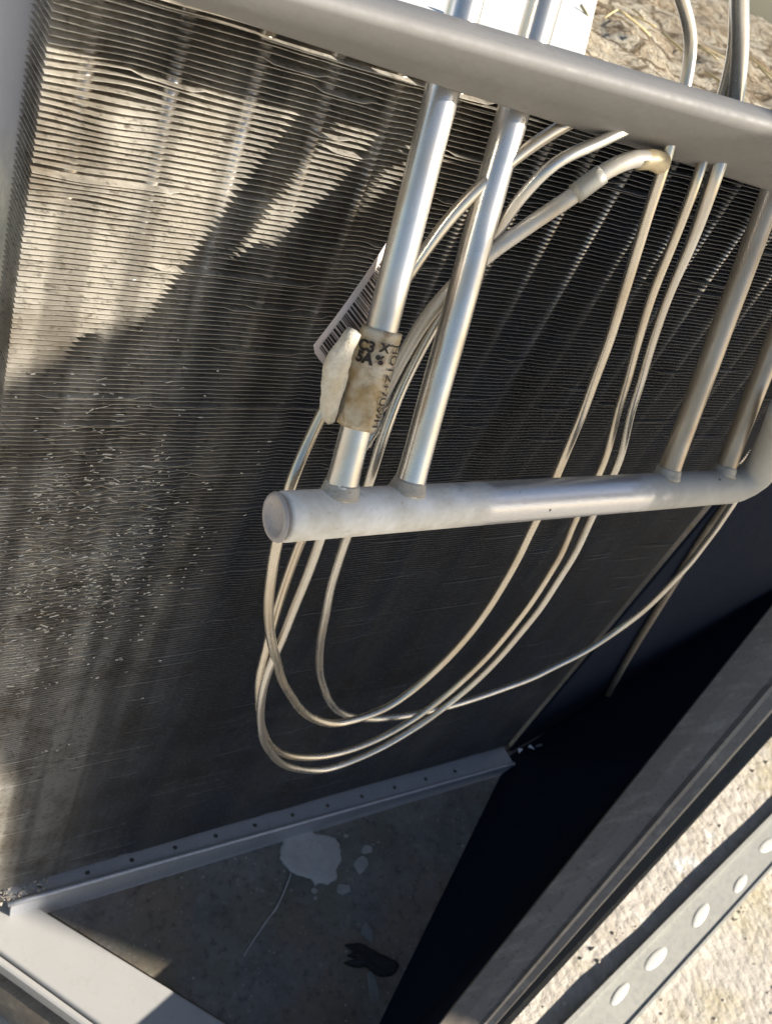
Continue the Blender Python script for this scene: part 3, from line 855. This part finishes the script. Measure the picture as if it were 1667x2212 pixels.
# loose stones on the concrete
sv, sf = [], []
cnt = 0
while cnt < 1500:
    if random.random() < .8: x, y = random.uniform(.45, 1.35), random.uniform(-.42, .0)
    else: x, y = random.uniform(0, .2), random.uniform(-.2, .0)
    h = .004 * noise.noise(Vector((x * 9, y * 9, 1)))
    s_ = .0007 + .0035 * random.random() ** 4; b = len(sv); cnt += 1
    c = Vector((x, y, GROUND - .004 + h + s_ * .2))
    qs = [Vector((1, 0, 0)), Vector((0, 1, 0)), Vector((-1, 0, 0)), Vector((0, -1, 0)), Vector((0, 0, .8)), Vector((0, 0, -.8))]
    a = random.uniform(0, 3)
    for q in qs:
        q = Matrix.Rotation(a, 3, 'Z') @ q
        sv.append(c + Vector((q.x * random.uniform(.7, 1.4), q.y * random.uniform(.6, 1.1), q.z * random.uniform(.6, 1))) * s_)
    for k in range(4): sf += [(b + k, b + (k + 1) % 4, b + 4), (b + (k + 1) % 4, b + k, b + 5)]
struct(obj("gravel", sv, sf, M['stone']), "stuff")["label"] = "small loose stones scattered on the concrete"

# loose earth packed on the coil's foot at the left
ev, ef = [], []
for i in range(160):
    x = random.uniform(.095, .15); y = random.uniform(-.009, .002); s_ = random.uniform(.0006, .002); b = len(ev)
    c = Vector((x, y, zbot(x) - .004))
    ev += [c + Vector((random.uniform(-1, 1) * s_ * 1.3, random.uniform(-1, 1) * s_ * 1.3, k * s_)) for k in (0, 0, 0, 1)]
    ef += [(b, b + 1, b + 3), (b + 1, b + 2, b + 3), (b + 2, b, b + 3)]
struct(obj("loose_earth", ev, ef, M['ground']), "stuff")["label"] = "loose dry earth on the left end of the rail"

# ------------------------------------------------------------------ behind the top beam
zt = .648
e_a, e_b = at_z(1265, 112, zt + .006), at_z(1290, 0, zt + .006)
e_d = e_b - e_a; e_n = e_a + e_d * ((.030 - e_a.y) / e_d.y); e_f = e_a + e_d * ((.75 - e_a.y) / e_d.y)
wl = [Vector((.06, .030, zt)), dn(e_n, zt), dn(e_f, zt), Vector((.06, .75, zt))]
o = obj("white_cover_sheet", *hexa(wl, [p + Vector((0, 0, .006)) for p in wl]), M['white']); bevel(o, .002)
tag(o, "white painted cover sheet in full sun behind the grey top beam", "sheet")
V, Fc = [], []
nx, ny = 150, 100
for j in range(ny + 1):
    for i in range(nx + 1):
        y = .03 + 3.0 * (j / ny) ** 1.8; x = .30 + 1.2 * i / nx * (1 + 2.5 * j / ny) + .45 * (y - .03)
        p = Vector((x, y, 0))
        V.append((x, y, zt - .010 + .016 * noise.noise(p * 14) + .010 * abs(noise.noise(p * 37)) + .004 * noise.noise(p * 90)))
for j in range(ny):
    for i in range(nx):
        k = j * (nx + 1) + i; Fc.append((k, k + 1, k + nx + 2, k + nx + 1))
m_ = len(V); V += [(x, y, zt - .06) for x, y, z in V]
Fc += [tuple(i + m_ for i in f_[::-1]) for f_ in Fc]
bd = list(range(nx + 1)) + [(nx + 1) * (j + 1) - 1 + 0 for j in range(1, ny + 1)] + [ny * (nx + 1) + i for i in range(nx - 1, -1, -1)] + [j * (nx + 1) for j in range(ny - 1, 0, -1)]
for a, b in zip(bd, bd[1:] + bd[:1]): Fc.append((b, a, a + m_, b + m_))
o = obj("rubble_ledge", V, Fc, M['ledge'], smooth=True)
tag(o, "brown gritty sunlit ledge behind the top beam at upper right", "ledge")
for i in range(26):
    c = Vector((random.uniform(.52, 1.1), random.uniform(.06, .55), zt + .006)); a = random.uniform(0, math.pi); l_ = random.uniform(.012, .04)
    dd = Vector((math.cos(a), math.sin(a), random.uniform(-.05, .25)))
    pth = [c - dd * l_, c + Vector((0, 0, .0008)), c + dd * l_]
    o = obj("straw", *sweep(spline(pth, .01), random.uniform(.0008, .0016), 6), M['straw'], smooth=True)
    tag(o, "dry straw stalk lying on the brown ledge at upper right", "straw", "straw on the ledge")
